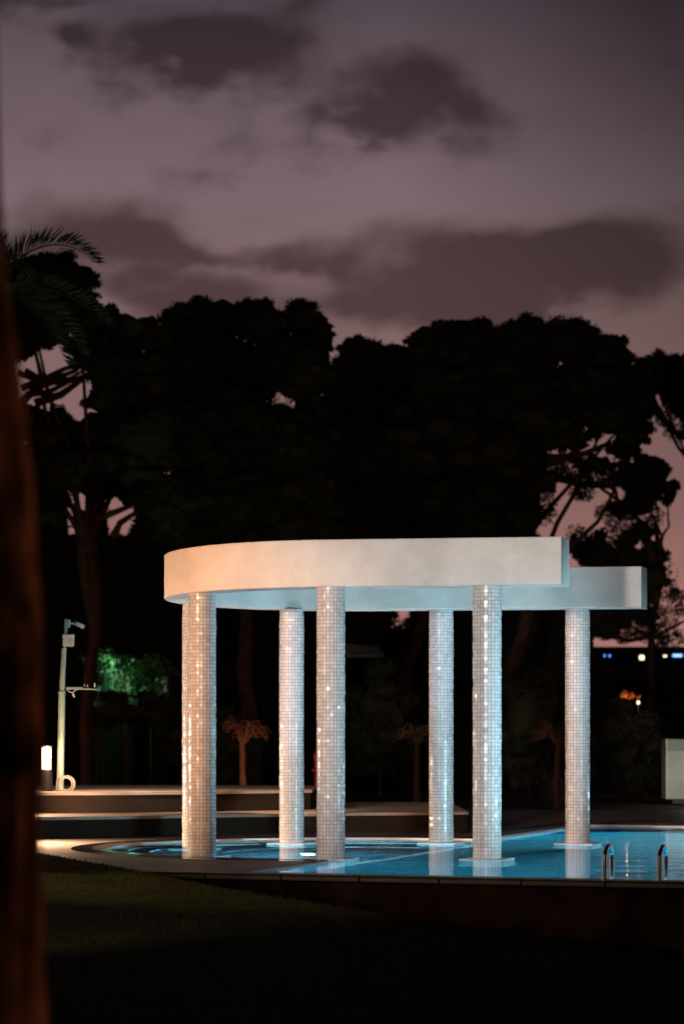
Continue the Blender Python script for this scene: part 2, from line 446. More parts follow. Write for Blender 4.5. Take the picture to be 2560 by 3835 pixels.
for z in (-.35, -.62, -.9):
    mb = MB(); a = Vector((g1.x, g1.y, z)) + Vector((N.x, N.y, 0)) * .36; b = Vector((g2.x, g2.y, z)) + Vector((N.x, N.y, 0)) * .36
    c = (a + b) / 2; mb.box(c, ((b - a).length, .08, .03), math.atan2(b.y - a.y, b.x - a.x)); mb.build('tread', M['steel'], lad)

# ------------------------------------------------------------------ camera pole
DP = 40.2
pole = empty('camera_pole', at(227, 2962, DP), 'pale round steel pole with security camera, box and side arm on the terrace', 'camera pole')
mb = MB()
mb.tube([at(226, 2963, DP), at(233, 2590, DP)], [.064, .060], 20); mb.tube([at(232.5, 2592, DP), at(241, 2428, DP)], [.050, .044], 20)
mb.lathe((at(232, 2590, DP).x, DP), [(.050, at(0, 2588, DP).z), (.068, at(0, 2590, DP).z), (.068, at(0, 2600, DP).z)], 20)
mb.build('mast', M['pole'], pole, smooth=True)
mb = MB(); mb.tube([at(243, 2430, DP), at(246, 2318, DP)], .020, 10); mb.tube([at(251, 2375, DP), at(253, 2318, DP)], .010, 8); mb.build('top_pipe', M['pole'], pole, smooth=True)
mb = MB()
mb.box(at(257, 2398, DP - .08), (.205, .16, .195), R(8)); mb.box(at(257, 2381, DP - .08), (.22, .18, .045), R(8)); mb.box(at(257, 2419, DP - .08), (.19, .15, .02), R(8))
jb = mb.build('junction_box', M['offwhite'], pole, bevel=.018)
mb = MB(); mb.box(at(265, 2401, DP - .162), (.004, .004, .12), R(8)); mb.build('seam', M['darkmetal'], jb); mb = MB(); mb.tube([at(255, 2378, DP - .06), at(256, 2370, DP - .06)], .016, 10); mb.build('fitting', M['darkmetal'], jb)
mb = MB(); mb.tube([at(259, 2321, DP), at(259, 2351, DP)], [.030, .020], 10); mb.tube([at(262, 2334, DP), at(281, 2337, DP)], .020, 10)
br = mb.build('camera_bracket', M['offwhite'], pole, smooth=True)
ang = math.atan2(2349 - 2334, 318 - 283)
c = at(300, 2343, DP)
mb = MB(); mb.box(c, (.165, .070, .062), 0, 0, ang); mb.box(c + Vector((.005, 0, .036)), (.20, .085, .008), 0, 0, ang)
cc = mb.build('security_camera', M['offwhite'], pole, bevel=.006)
mb = MB(); mb.lathe((0, 0), [(.0, 0), (.024, 0), (.026, .012)], 16); l_ = mb.build('lens', M['darkmetal'], cc); l_.matrix_parent_inverse = Matrix.Identity(4)
l_.location = c + Vector((math.cos(ang) * .085, 0, -math.sin(ang) * .085)); l_.rotation_euler = (0, R(90) + ang, 0)
mb = MB(); mb.box(at(280, 2578, DP), (.30, .045, .042)); mb.tube([at(300, 2580, DP), at(345, 2581, DP), at(365, 2583, DP)], [.014, .012, .008], 8)
arm = mb.build('side_arm', M['pole'], pole, bevel=.004)
for q_, s_ in (((317, 2567), (.012, .012, .05)), ((355.5, 2566), (.018, .018, .075)), ((328, 2570), (.02, .02, .05))):
    mb = MB(); mb.box(at(*q_, DP), s_); mb.build('antenna', M['offwhite'], arm)
mb = MB(); mb.box(at(322, 2575, DP), (.10, .03, .02)); mb.build('clamp', M['darkmetal'], arm)
mb = MB(); mb.tube([at(252, 2583, DP - .03), at(262, 2592, DP - .03), at(273, 2594, DP - .03), at(283, 2585, DP - .03), at(297, 2580, DP - .03)], .008, 8)
mb.tube([at(273, 2594, DP - .03), at(276, 2604, DP - .03), at(280, 2612, DP - .03)], [.010, .020, .008], 8); mb.build('cable', M['offwhite'], arm, smooth=True)
# cable coil at the foot
cc0 = at(252, 2936, DP - .12)
mb = MB()
for rr_, dy in ((.105, 0), (.125, .02), (.145, .0)):
    mb.tube([cc0 + Vector((math.cos(w) * rr_ * 1.0, dy + .05 * math.sin(w * .5), math.sin(w) * rr_)) + Vector((-.05 + rr_ * .3, 0, 0)) for w in [2 * math.pi * k / 28 for k in range(29)]], .008, 8, cap=False)
mb.tube([at(219, 2905, DP - .1), at(213, 2930, DP - .1), at(212, 2960, DP - .1)], .010, 8)
tag(mb.build('cable_coil', M['offwhite'], smooth=True), 'coil of pale cable leaning against the foot of the camera pole', 'cable coil')

# ------------------------------------------------------------------ bollard lamps
def bollard(x, y, zg, h, label, k=1.0):
    root = empty('bollard_lamp', (x, y, zg), label, 'bollard lamp', 'bollard lamps on the terraces')
    mb = MB(); mb.lathe((x, y), [(.11, zg), (.11, zg + h - .40), (.085, zg + h - .395)], 24); mb.build('post', M['darkmetal'], root, smooth=True)
    mb = MB(); mb.lathe((x, y), [(.0, zg + h + .03), (.115, zg + h + .02), (.115, zg + h - .01), (.08, zg + h - .01)], 24)
    mb.build('cap', M['darkmetal'], root, smooth=True)
    mb = MB(); mb.lathe((x, y), [(.087, zg + h - .395), (.087, zg + h - .012)], 24); mb.build('lamp_glass', M['warm_lamp'], root, smooth=True)
    return root
pb = at(174, 2962, 39.7)
bollard(pb.x, pb.y, .72, 1.5 - .72, 'glowing bollard lamp on the upper terrace left of the camera pole')
bollard(-5.75, 34.4, ZD, .85, 'bollard lamp on the deck just outside the left edge of the picture')

# ------------------------------------------------------------------ foliage tools
def leaf_quad(V, Fc, c, size, rnd):
    a = Vector((rnd.gauss(0, 1), rnd.gauss(0, 1), rnd.gauss(0, 1))).normalized()
    b = a.cross(Vector((rnd.gauss(0, 1), rnd.gauss(0, 1), rnd.gauss(0, 1)))).normalized()
    s1 = size * rnd.uniform(.6, 1.2); s2 = s1 * rnd.uniform(.25, .55)
    o = len(V)
    V.append(tuple(c - a * s1)); V.append(tuple(c - b * s2)); V.append(tuple(c + a * s1)); V.append(tuple(c + b * s2))
    Fc.append((o, o + 1, o + 2, o + 3))
ICO = bmesh.new(); bmesh.ops.create_icosphere(ICO, subdivisions=2, radius=1); ICO.verts.ensure_lookup_table()
IV = [v.co.copy() for v in ICO.verts]; IF = [tuple(v.index for v in f.verts) for f in ICO.faces]
def blob(V, Fc, c, r, rnd, core=.78):
    o = len(V); sd = rnd.random() * 50
    for v in IV:
        k = core * (1 + .35 * noise.noise(v * 2.1 + Vector((sd, 0, 0))))
        V.append((c[0] + v.x * r[0] * k, c[1] + v.y * r[1] * k, c[2] + v.z * r[2] * k))
    for f in IF: Fc.append(tuple(i + o for i in f))
def lobed(V, Fc, c, r, rnd, leaves, size, core=.78, lobes=16, lsize=.32):
    if core > 0: blob(V, Fc, c, r, rnd, core)
    for q in range(lobes):
        d = Vector((rnd.gauss(0, 1), rnd.gauss(0, 1), rnd.gauss(0, 1))).normalized()
        lc = Vector((c[0] + d.x * r[0] * .82, c[1] + d.y * r[1] * .82, c[2] + d.z * r[2] * .82))
        lr = min(r) * lsize * rnd.uniform(.7, 1.3)
        lr3 = (lr * 1.25, lr, lr * .85)
        if core > 0: blob(V, Fc, lc, lr3, rnd, .72)
        for k in range(leaves // lobes):
            e = Vector((rnd.gauss(0, 1), rnd.gauss(0, 1), rnd.gauss(0, 1))).normalized() * rnd.uniform(.6, 1.12)
            leaf_quad(V, Fc, Vector((lc.x + e.x * lr3[0], lc.y + e.y * lr3[1], lc.z + e.z * lr3[2])), size, rnd)
def wobble(p0, p1, n, amp, rnd):
    out = []; p0 = Vector(p0); p1 = Vector(p1); sd = rnd.random() * 99
    for k in range(n + 1):
        t = k / n; p = p0.lerp(p1, t); a = amp * math.sin(math.pi * t)
        out.append(p + Vector((noise.noise(Vector((t * 3, sd, 0))) * a, noise.noise(Vector((t * 3, sd, 5))) * a, noise.noise(Vector((t * 3, sd, 9))) * a * .5)))
    return out
def tree(name, d, trunkx, blobs, label, seed, limbs=(), trunk_w=.30, dens=2.2, size=.095, group=None, thin=(), cat='tree', trunk_top=None):
    rnd = random.Random(seed)
    base = Vector((at(trunkx[0] * WM, 0, d).x, d, -.03))
    root = empty(name, base, label, cat, group)
    top = atv(trunkx[1], trunk_top or 1000, d)
    mb = MB(); pts = wobble(base, top, 10, 1.1, rnd)
    mb.tube(pts, [trunk_w * (1 - .55 * k / 10) for k in range(11)], 12)
    for k in range(7):
        bl = blobs[rnd.randrange(len(blobs))]; s = pts[rnd.randrange(6, 10)]
        e = atv(bl[0], bl[1] + bl[3] * .3, d)
        e.y += rnd.uniform(-1, 1)
        mb.tube(wobble(s, e, 6, .8, rnd), [trunk_w * .34 * (1 - .7 * j / 6) for j in range(7)], 8)
    for pl, w in limbs:
        pp = [atv(x, y, d + rnd.uniform(-.3, .3)) for x, y in pl]
        mb.tube(pp, [w * (1 - .6 * j / max(1, len(pp) - 1)) for j in range(len(pp))], 7)
    mb.build('trunk', M['bark'], root, smooth=True)
    V = []; Fc = []
    k = d * WM / F
    for (x, y, rx, ry) in blobs:
        c = atv(x, y, d); c.y += rnd.uniform(-.8, .8)
        r = (rx * k, (rx + ry) * .55 * k, ry * k)
        area = r[0] * r[2]
        lobed(V, Fc, c, r, rnd, int(900 * area * dens) + 200, size, lobes=max(14, int(10 * area) + 8), lsize=.30)
    for (x, y, rx, ry) in thin:
        c = atv(x, y, d); r = (rx * k, (rx + ry) * .5 * k, ry * k)
        lobed(V, Fc, c, r, rnd, int(2800 * r[0] * r[2]) + 260, size * .8, core=0, lobes=22, lsize=.5)
    mb = MB(); mb.v = V; mb.f = Fc; mb.mi = [0] * len(Fc)
    mb.build('crown', M['leaf'], root, recalc=False)
    return root

G = 'tall umbrella pines standing behind the pool'
tree('pine_tree', 74, (205, 190), [(50, 640, 110, 62), (135, 640, 85, 55), (195, 645, 42, 38), (120, 710, 120, 60), (215, 735, 70, 42), (285, 755, 60, 40), (345, 770, 55, 45), (250, 820, 80, 60), (330, 860, 90, 70), (245, 920, 60, 40), (20, 760, 60, 60), (90, 760, 90, 45), (210, 800, 60, 60), (270, 880, 70, 60), (120, 990, 110, 60), (60, 965, 60, 35), (240, 1000, 100, 80), (60, 1080, 90, 60), (190, 1080, 100, 60), (330, 1010, 90, 90), (320, 1110, 80, 50), (90, 1150, 60, 60), (380, 1150, 70, 70)],
     'umbrella pine at the left edge with bare limbs crossing a gap of sky', 1,
     limbs=[([(45, 925), (90, 885), (120, 878), (190, 870)], .16), ([(40, 855), (80, 870), (110, 875)], .12), ([(50, 890), (110, 865), (150, 845), (200, 835)], .13),
            ([(60, 905), (110, 900), (150, 880), (215, 850)], .12), ([(80, 925), (140, 905), (175, 880), (215, 850)], .16), ([(60, 850), (100, 872), (160, 868), (210, 840)], .10), ([(120, 870), (175, 850), (200, 820)], .10),
            ([(200, 1240), (190, 1180), (150, 1150)], .22), ([(205, 1230), (225, 1190), (300, 1160)], .2), ([(262, 1230), (275, 1200), (320, 1170)], .16)],
     trunk_w=.30, trunk_top=1180, group=G)
tree('pine_tree', 82, (582, 575), [(440, 735, 70, 52), (510, 722, 80, 52), (590, 738, 80, 55), (690, 728, 50, 48), (738, 762, 32, 55), (450, 830, 120, 90), (572, 850, 74, 80), (640, 812, 60, 55), (570, 945, 70, 50), (705, 850, 46, 70), (720, 950, 60, 45), (385, 800, 70, 70), (390, 930, 100, 90), (700, 850, 75, 90), (500, 990, 150, 110), (650, 1020, 140, 90), (330, 1010, 110, 80), (500, 1140, 160, 90), (680, 1140, 150, 90), (420, 1220, 90, 60), (560, 1230, 120, 60), (700, 1230, 110, 60)],
     'broad umbrella pine with the highest crown, left of the middle', 2, trunk_w=.36, trunk_top=1150, group=G)
tree('pine_tree', 88, (945, 955), [(815, 812, 50, 42), (870, 830, 60, 55), (930, 850, 60, 70), (810, 900, 90, 90), (880, 960, 110, 90), (820, 1060, 130, 100), (930, 1130, 130, 90), (790, 1160, 110, 70), (850, 1230, 120, 60), (980, 1230, 100, 60)],
     'lower pine crown filling the dip between the two broad pines', 3, thin=[(900, 1420, 12, 20), (936, 1434, 12, 16), (918, 1446, 20, 10), (865, 1420, 14, 14)], trunk_w=.34, trunk_top=1150, group=G)
tree('pine_tree', 84, (1190, 1190), [(990, 795, 66, 55), (1080, 775, 90, 58), (1190, 782, 95, 58), (1300, 795, 95, 56), (1395, 815, 66, 52), (1050, 890, 130, 100), (1200, 900, 130, 110), (1340, 890, 110, 80), (1430, 870, 45, 75), (1460, 930, 40, 60), (1475, 870, 34, 50), (1468, 985, 30, 30), (1425, 1040, 40, 26), (1290, 1005, 70, 34), (1245, 1105, 42, 28), (1365, 1065, 50, 22), (1000, 1010, 140, 110), (1140, 1040, 110, 100), (1260, 960, 110, 65), (1390, 960, 80, 55), (1080, 1150, 130, 80), (1100, 1230, 110, 60), (1190, 1200, 50, 60), (1200, 1140, 45, 70), (1225, 1180, 18, 40), (1440, 1010, 50, 30)],
     'widest umbrella pine with a flat crown, right of the middle', 4,
     limbs=[([(1190, 1050), (1270, 1060), (1340, 1040), (1400, 1015)], .2), ([(1240, 1085), (1330, 1110), (1400, 1115), (1470, 1090)], .18), ([(1250, 1050), (1300, 1045), (1350, 1020)], .14), ([(1380, 1100), (1410, 1125), (1420, 1160)], .12), ([(1440, 1050), (1400, 1070), (1480, 1060)], .1)],
     thin=[(1250, 1080, 40, 30), (1320, 1075, 50, 28), (1370, 1090, 40, 25), (1240, 1150, 28, 55), (1335, 1125, 25, 22), (1430, 1080, 60, 35)],
     trunk_w=.36, trunk_top=1150, group=G)
tree('pine_tree', 92, (1500, 1500), [(1445, 1095, 48, 34), (1500, 1105, 44, 42), (1465, 1150, 50, 34), (1512, 1075, 26, 24), (1490, 1060, 40, 26), (1535, 1130, 22, 36), (1420, 1165, 28, 20), (1440, 1238, 34, 22), (1495, 1330, 36, 36), (1455, 1375, 46, 30), (1400, 1380, 46, 36), (1485, 1412, 34, 20), (1375, 1440, 40, 28), (1470, 1225, 36, 26), (1500, 1270, 36, 40), (1450, 1280, 55, 36), (1340, 1265, 38, 30), (1318, 1250, 14, 28), (1375, 1275, 60, 30), (1375, 1235, 16, 26), (1440, 1350, 70, 40), (1395, 1420, 55, 45), (1455, 1400, 40, 30)],
     'ragged slim pine with drooping sprays behind the end of the far beam', 5,
     limbs=[([(1500, 1300), (1470, 1200), (1420, 1150), (1370, 1115)], .15), ([(1380, 1450), (1440, 1470), (1500, 1460), (1568, 1425)], .12), ([(1480, 1330), (1520, 1290)], .08)],
     thin=[(1430, 1200, 50, 30), (1400, 1180, 35, 25), (1385, 1250, 50, 28), (1490, 1330, 45, 45), (1440, 1440, 90, 30), (1500, 1420, 50, 35), (1555, 1380, 25, 35), (1540, 1470, 40, 25), (1470, 1180, 45, 30), (1330, 1240, 35, 30)],
     trunk_w=.22, trunk_top=1200, size=.085, group=G)
tree('pine_tree', 98, (1640, 1640), [(1488, 850, 34, 40), (1490, 895, 24, 26), (1510, 845, 36, 38), (1560, 850, 50, 48), (1620, 850, 70, 60), (1565, 915, 40, 40), (1640, 930, 80, 70), (1515, 895, 24, 26)],
     'umbrella pine cut off by the right edge of the picture', 6,
     limbs=[([(1490, 905), (1510, 950), (1545, 990), (1600, 1020), (1640, 1040)], .2), ([(1500, 900), (1530, 880)], .1)],
     thin=[(1525, 950, 25, 25), (1555, 990, 30, 20)], trunk_w=.34, trunk_top=1000, group=G)

# extra slim trunks seen under the crowns
# dark understory wood
def wood():
    rnd = random.Random(11); V = []; Fc = []
    prof = [(-200, 1080), (60, 1090), (140, 1110), (152, 1222), (196, 1228), (206, 1150), (236, 1150), (246, 1226), (306, 1228), (318, 1150), (380, 1200), (420, 1290), (780, 1300), (880, 1320), (896, 1442), (938, 1448), (948, 1340), (1000, 1310), (1240, 1330), (1300, 1400), (1350, 1440), (1365, 1520), (1420, 1535), (1800, 1535)]
    def topy(x):
        for (x0, y0), (x1, y1) in zip(prof, prof[1:]):
            if x0 <= x <= x1: return y0 + (y1 - y0) * (x - x0) / (x1 - x0)
        return 1500
    d = 96; k = d * WM / F
    # continuous dark backing bank of shrubbery with thickness
    xs = [-220 + i * 6 for i in range(345)]
    o = len(V)
    for i, x in enumerate(xs):
        ty = topy(x) + 10
        pb = atv(x, ty, d)
        j = noise.noise(Vector((x * .05, 0, 0))) * .4
        V += [(pb.x, d - .8 + j, -.05), (pb.x, d - .5 + j, pb.z * .6), (pb.x, d, pb.z), (pb.x, d + 1.2, pb.z), (pb.x, d + 2.5, -.05)]
    for i in range(len(xs) - 1):
        for q in range(4):
            a = o + i * 5 + q; Fc.append((a, a + 5, a + 6, a + 1))
    for i in range(15000):
        x = rnd.uniform(-200, 1790); ty = topy(x) 
        y = ty + 6 + abs(rnd.gauss(0, 1)) * 12 if rnd.random() < .45 else rnd.uniform(ty + 5, 1860)
        c = atv(x, y, d - .6 + rnd.uniform(-.6, .3))
        leaf_quad(V, Fc, c, rnd.uniform(.16, .38), rnd)
    mb = MB(); mb.v = V; mb.f = Fc; mb.mi = [0] * len(Fc)
    struct(mb.build('woodland', M['leaf'], recalc=False), 'stuff')
wood()

# ------------------------------------------------------------------ palm
def frond(V, Fc, p0, az, el, L_, droop, rnd, lw=.034, ll=.62):
    pts = []; p = Vector(p0); e = el
    n = 26
    for k in range(n + 1):
        pts.append(p.copy())
        d = Vector((math.cos(az) * math.cos(e), math.sin(az) * math.cos(e), math.sin(e)))
        p = p + d * L_ / n; e -= droop / n * (0.5 + 1.0 * k / n)
    for k in range(n):
        a, b = pts[k], pts[k + 1]; r = .022 * (1 - k / n) + .005
        o = len(V); s = Vector((0, 0, r)); sd = (b - a).cross(Vector((0, 0, 1))).normalized() * r
        V += [tuple(a - s), tuple(a + sd), tuple(a + s), tuple(a - sd), tuple(b - s), tuple(b + sd), tuple(b + s), tuple(b - sd)]
        Fc += [(o + i, o + (i + 1) % 4, o + 4 + (i + 1) % 4, o + 4 + i) for i in range(4)]
        t = (b - a).normalized(); side = t.cross(Vector((0, 0, 1))).normalized(); up = side.cross(t)
        if k < 3: continue
        for j in range(2):
            q = a.lerp(b, j / 2)
            for s in (1, -1):
                w = ll * (1 - (k / n) ** 2 * .55) * rnd.uniform(.85, 1.1)
                dr = (t * rnd.uniform(.55, .8) + side * s * rnd.uniform(.25, .6) + up * rnd.uniform(.45, .95)).normalized()
                tip = q + dr * w + Vector((0, 0, -.10 * w))
                wd = t.cross(dr).normalized().cross(dr).normalized() * lw * .5
                o = len(V); mid = q + dr * w * .5
                V += [tuple(q), tuple(mid + wd), tuple(tip), tuple(mid - wd)]; Fc.append((o, o + 1, o + 2, o + 3))
palm_top = at(0, 1060, 44)
rnd = random.Random(5)
palm = empty('palm_tree', (palm_top.x - .35, 44, -.03), 'feathery palm reaching in from the left edge above the near trunk', 'palm')
mb = MB(); mb.tube([(palm_top.x - .35, 44, -.03), (palm_top.x - .3, 44, 4), (palm_top.x, 44, palm_top.z)], [.30, .22, .20], 16); mb.build('trunk', M['bark'], palm, smooth=True)
for az, el, L_, dr in ((10, 60, 2.25, 2.1), (-4, -2, 2.3, .9), (14, -22, 2.1, .8), (-18, -34, 2.2, .7), (-60, 20, 2.0, 1.4), (120, 30, 2.3, 1.5), (170, 35, 2.4, 1.5), (200, 10, 2.4, 1.4), (250, 35, 2.0, 1.5), (60, 5, 1.8, 1.2), (105, 65, 1.8, 1.2)):
    V = []; Fc = []; frond(V, Fc, palm_top, R(az), R(el), L_, dr, rnd)
    mb = MB(); mb.v = V; mb.f = Fc; mb.mi = [0] * len(Fc); mb.build('frond', M['palm_leaf'], palm, recalc=False)

# ------------------------------------------------------------------ near trunk at the left edge
rx = [(3, -2000, 60), (60, 300, 60)]
prof = [(-2600, -60), (-1200, -50), (0, -22), (750, 2), (1000, 26), (1250, 58), (1500, 84), (2000, 122), (2500, 150), (3000, 163), (3835, 163), (4400, 170)]
mb = MB(); DN = 8.0; vs = []; nseg = 96
lv = []
for i in range(len(prof) - 1):
    for k in range(24):
        t = k / 24; lv.append((prof[i][0] + (prof[i + 1][0] - prof[i][0]) * t, prof[i][1] + (prof[i + 1][1] - prof[i][1]) * t))
rr0 = .25
for (y, xr) in lv:
    rad = .20 + .05 * min(1, max(0, y / 3000)); p = at(xr, y, DN); c = Vector((p.x - rad, DN, p.z))
    for k in range(nseg):
        w = 2 * math.pi * k / nseg
        q = 1 + .10 * noise.noise(Vector((math.cos(w) * 2.5, math.sin(w) * 2.5, p.z * 1.1))) + .05 * noise.noise(Vector((math.cos(w) * 9, math.sin(w) * 9, p.z * 3)))
        vs.append((c.x + math.cos(w) * rad * q, c.y + math.sin(w) * rad * q, c.z))
nl = len(lv)
mb.add(vs, [(i * nseg + k, i * nseg + (k + 1) % nseg, (i + 1) * nseg + (k + 1) % nseg, (i + 1) * nseg + k) for i in range(nl - 1) for k in range(nseg)])
near = empty('leaning_tree', (vs[-1][0], DN, 0), 'large blurred reddish tree trunk close by, filling the left edge', 'tree')
mb.build('trunk', M['bark_near'], near, smooth=True)
V = []; Fc = []; rnd = random.Random(3)
for q in range(40):
    p = at(-10 + rnd.uniform(-15, 14), rnd.uniform(730, 900), DN); leaf_quad(V, Fc, p, .03, rnd)
mb = MB(); mb.v = V; mb.f = Fc; mb.mi = [0] * len(Fc); mb.build('bark_fibres', M['bark_near'], near, recalc=False)

# ------------------------------------------------------------------ small weeping trees behind the terrace
def weeper(x, topy, basey, d, w, label, seed, nt=120, curve=0):
    rnd = random.Random(seed); k = d / F
    b = at(x, basey, d); b.z = .0
    t = at(x - 8, topy + 105, d)
    root = empty('weeping_tree', (b.x, d, 0), label, 'tree', 'small weeping trees behind the pool')
    mb = MB()
    tr = [Vector((b.x + noise.noise(Vector((q * .5, seed, 0))) * .06, d, b.z + (t.z - b.z) * q / 8)) for q in range(9)]
    mb.tube(tr, [.085 * (1 - .3 * q / 8) * (1 + .18 * noise.noise(Vector((q * .9, seed, 3)))) for q in range(9)], 12); mb.build('trunk', M['twig'], root, smooth=True)
    mb = MB(); top = tr[-2]; wm = w * k
    for q in range(13):
        a = rnd.random() * 2 * math.pi; L_ = wm * rnd.uniform(.35, .85); rise = wm * rnd.uniform(.55, .95)
        pts = []; p = top.copy(); n = 8
        for s in range(n + 1):
            u = s / n
            p = top + Vector((math.cos(a) * L_ * u ** .8, math.sin(a) * L_ * u * .7, rise * math.sin(min(1, u * 1.25) * math.pi * .55) - max(0, u - .55) * wm * .8))
            p += Vector((noise.noise(Vector((u * 4, q, seed))) * wm * .14 * u, 0, noise.noise(Vector((u * 4, q + 40, seed))) * wm * .14 * u)); pts.append(p)
        mb.tube(pts, [wm * .035 * (1 - .7 * s / n) + .006 for s in range(n + 1)], 6)
        for t in range(nt // 13):
            st = pts[rnd.randrange(2, n + 1)]; aa = a + rnd.gauss(0, .8); l2 = wm * rnd.uniform(.15, .45); c_ = rnd.uniform(.2, 1.1)
            tw = [st + Vector((math.cos(aa) * l2 * v, math.sin(aa) * l2 * v * .6, l2 * (.5 * math.sin(v * 3.14 * .6) - c_ * v * v) + rnd.gauss(0, .008))) for v in (0, .25, .5, .75, 1)]
            mb.tube(tw, [.011, .010, .009, .008, .005], 4, cap=False)
    mb.build('crown', M['twig'], root, recalc=False)
    return root
weeper(908, 2650, 2960, 49, 118, 'small weeping tree, brightest of its row, above the end of the upper terrace', 21, 95)
weeper(1560, 2660, 3000, 55, 95, 'thin bare weeping tree left of the middle far column beside a tall trunk', 23, 70)
weeper(2085, 2660, 3000, 54, 105, 'weeping tree just left of the far right column', 25, 80)

# extra dim trunks
for i, (x, w, d, lab) in enumerate([(325, 46, 62, 'slim dim trunk standing directly behind the camera pole'),]):
    b = at(x, 2950, d); rnd = random.Random(40 + i)
    root = empty('slim_tree', (b.x, d, -.03), lab, 'tree')
    mb = MB(); mb.tube(wobble((b.x, d, -.03), (b.x + .15, d, 9.6), 10, .5, rnd), [w / 2 * d / F * (1 - .3 * q / 10) for q in range(11)], 12)
    mb.tube(wobble((b.x + .1, d, 7.2), (b.x + 1.0, d, 9.2), 6, .3, rnd), [.10 * (1 - .6 * q / 6) for q in range(7)], 8); mb.build('trunk', M['bark'], root, smooth=True)
    V = []; Fc = []
    for xx, yy, rx_, ry_ in ((60, 1150, 60, 35), (230, 1120, 60, 35), (330, 1140, 50, 35), (130, 1150, 30, 22)):
        c = atv(xx, yy, d); k = d * WM / F; lobed(V, Fc, c, (rx_ * k, rx_ * k, ry_ * k), rnd, 900, .12, lobes=16)
    mb = MB(); mb.v = V; mb.f = Fc; mb.mi = [0] * len(Fc); mb.build('crown', M['leaf'], root, recalc=False)

# ------------------------------------------------------------------ far things
# green lit hut among leaves
dh = 70
hut = empty('garden_hut', at(430, 2590, dh), 'small pale hut lit green among dark bushes at the left', 'hut')
c = at(430, 2530, dh)
mb = MB(); mb.box((c.x, dh + .8, at(0, 2533, dh).z), (1.15, 1.4, (2590 - 2478) * dh / F)); mb.build('wall', M['hutwall'], hut)
mb = MB(); mb.box((c.x - .05, dh + .65, at(0, 2474, dh).z), (1.45, 1.9, .10)); mb.build('roof', M['hutwall'], hut)
mb = MB(); mb.box((c.x - .30, dh + .07, at(0, 2556, dh).z), (.30, .05, .62)); mb.build('door', M['slate_tile'], hut)
mb = MB(); mb.box((c.x, dh + .8, at(0, 2590, dh).z / 2), (1.15, 1.4, at(0, 2590, dh).z)); mb.build('base', M['farwall'], hut)
c2 = at(598, 2560, dh)
shed = empty('garden_shed', (c2.x, dh, 0), 'narrow dim shed right of the green lit hut', 'shed')
mb = MB(); mb.box((c2.x, dh + .8, at(0, 2560, dh).z), (.36, .5, .50)); mb.build('wall', M['hutwall'], shed)
mb = MB(); mb.box((c2.x, dh + .8, at(0, 2590, dh).z / 2), (.36, .5, at(0, 2590, dh).z)); mb.build('base', M['farwall'], shed)
mb = MB(); mb.box((c2.x, dh + .75, at(0, 2528, dh).z), (.5, .7, .05)); mb.build('roof', M['farwall'], shed)
def bush(x, y, rx_, ry_, d, label, seed, n=900, size=.10, dense=.78, name='bush', lm='leaf'):
    rnd = random.Random(seed); V = []; Fc = []; k = d / F
    c = at(x, y, d); r = (rx_ * k, rx_ * k * .8, ry_ * k)
    lobed(V, Fc, c, r, rnd, n * (3 if dense else 1), size * .9, core=dense * .8, lobes=26, lsize=.42)
    root = empty(name, (c.x, d, -.03), label, 'bush', 'dark bushes behind the pool')
    mb = MB(); mb.v = V; mb.f = Fc; mb.mi = [0] * len(Fc); mb.build('foliage', M[lm], root, recalc=False)
    mb = MB(); mb.tube([(c.x, d, -.03), (c.x, d, c.z)], [.03, .02], 8); mb.build('stem', M['bark'], root)
bush(470, 2525, 65, 70, 68.2, 'loose leafy bush hiding the right side of the green lit hut', 50, 480, .10, 0, lm='palm_leaf')
bush(390, 2470, 90, 40, 67.8, 'leafy bush above and left of the green lit hut', 51, 700, .09, 0, lm='palm_leaf')
bush(365, 2545, 22, 26, 66.5, 'round dark bush in front of the green lit hut', 52, 300, .07)
bush(565, 2520, 80, 75, 68.5, 'leafy bush between the green lit hut and the narrow shed', 53, 1000, .09, 0, lm='palm_leaf')
bush(480, 2660, 190, 72, 66, 'broad dark bush below the green lit hut', 54, 1600)
bush(800, 2800, 150, 130, 66, 'dark bush behind the brightest weeping tree', 55, 1500)
bush(1420, 2700, 130, 240, 70, 'tall dark bush right of the middle near column', 56, 2400)
bush(1980, 2700, 140, 260, 70, 'tall dark bush between the two right hand columns', 57, 2400)
bush(2330, 2790, 150, 190, 66, 'dark bush right of the far right column', 58, 2000)
bush(2520, 2880, 130, 110, 80, 'dark bush behind the pale cabinet', 59, 900)
gl = bpy.data.lights.new('green_lamp', 'POINT'); gl.energy = 75; gl.color = (.25, 1, .42); gl.shadow_soft_size = .1
go = bpy.data.objects.new('green_lamp', gl); go.location = (c2.x - 1.35, dh - 1.9, at(0, 2500, dh).z); COL.objects.link(go)

gl2 = bpy.data.lights.new('green_lamp', 'POINT'); gl2.energy = 48; gl2.color = (.25, 1, .42); gl2.shadow_soft_size = .1
go2 = bpy.data.objects.new('green_lamp', gl2); go2.location = (c.x + .9, 66.3, at(0, 2560, dh).z); COL.objects.link(go2)
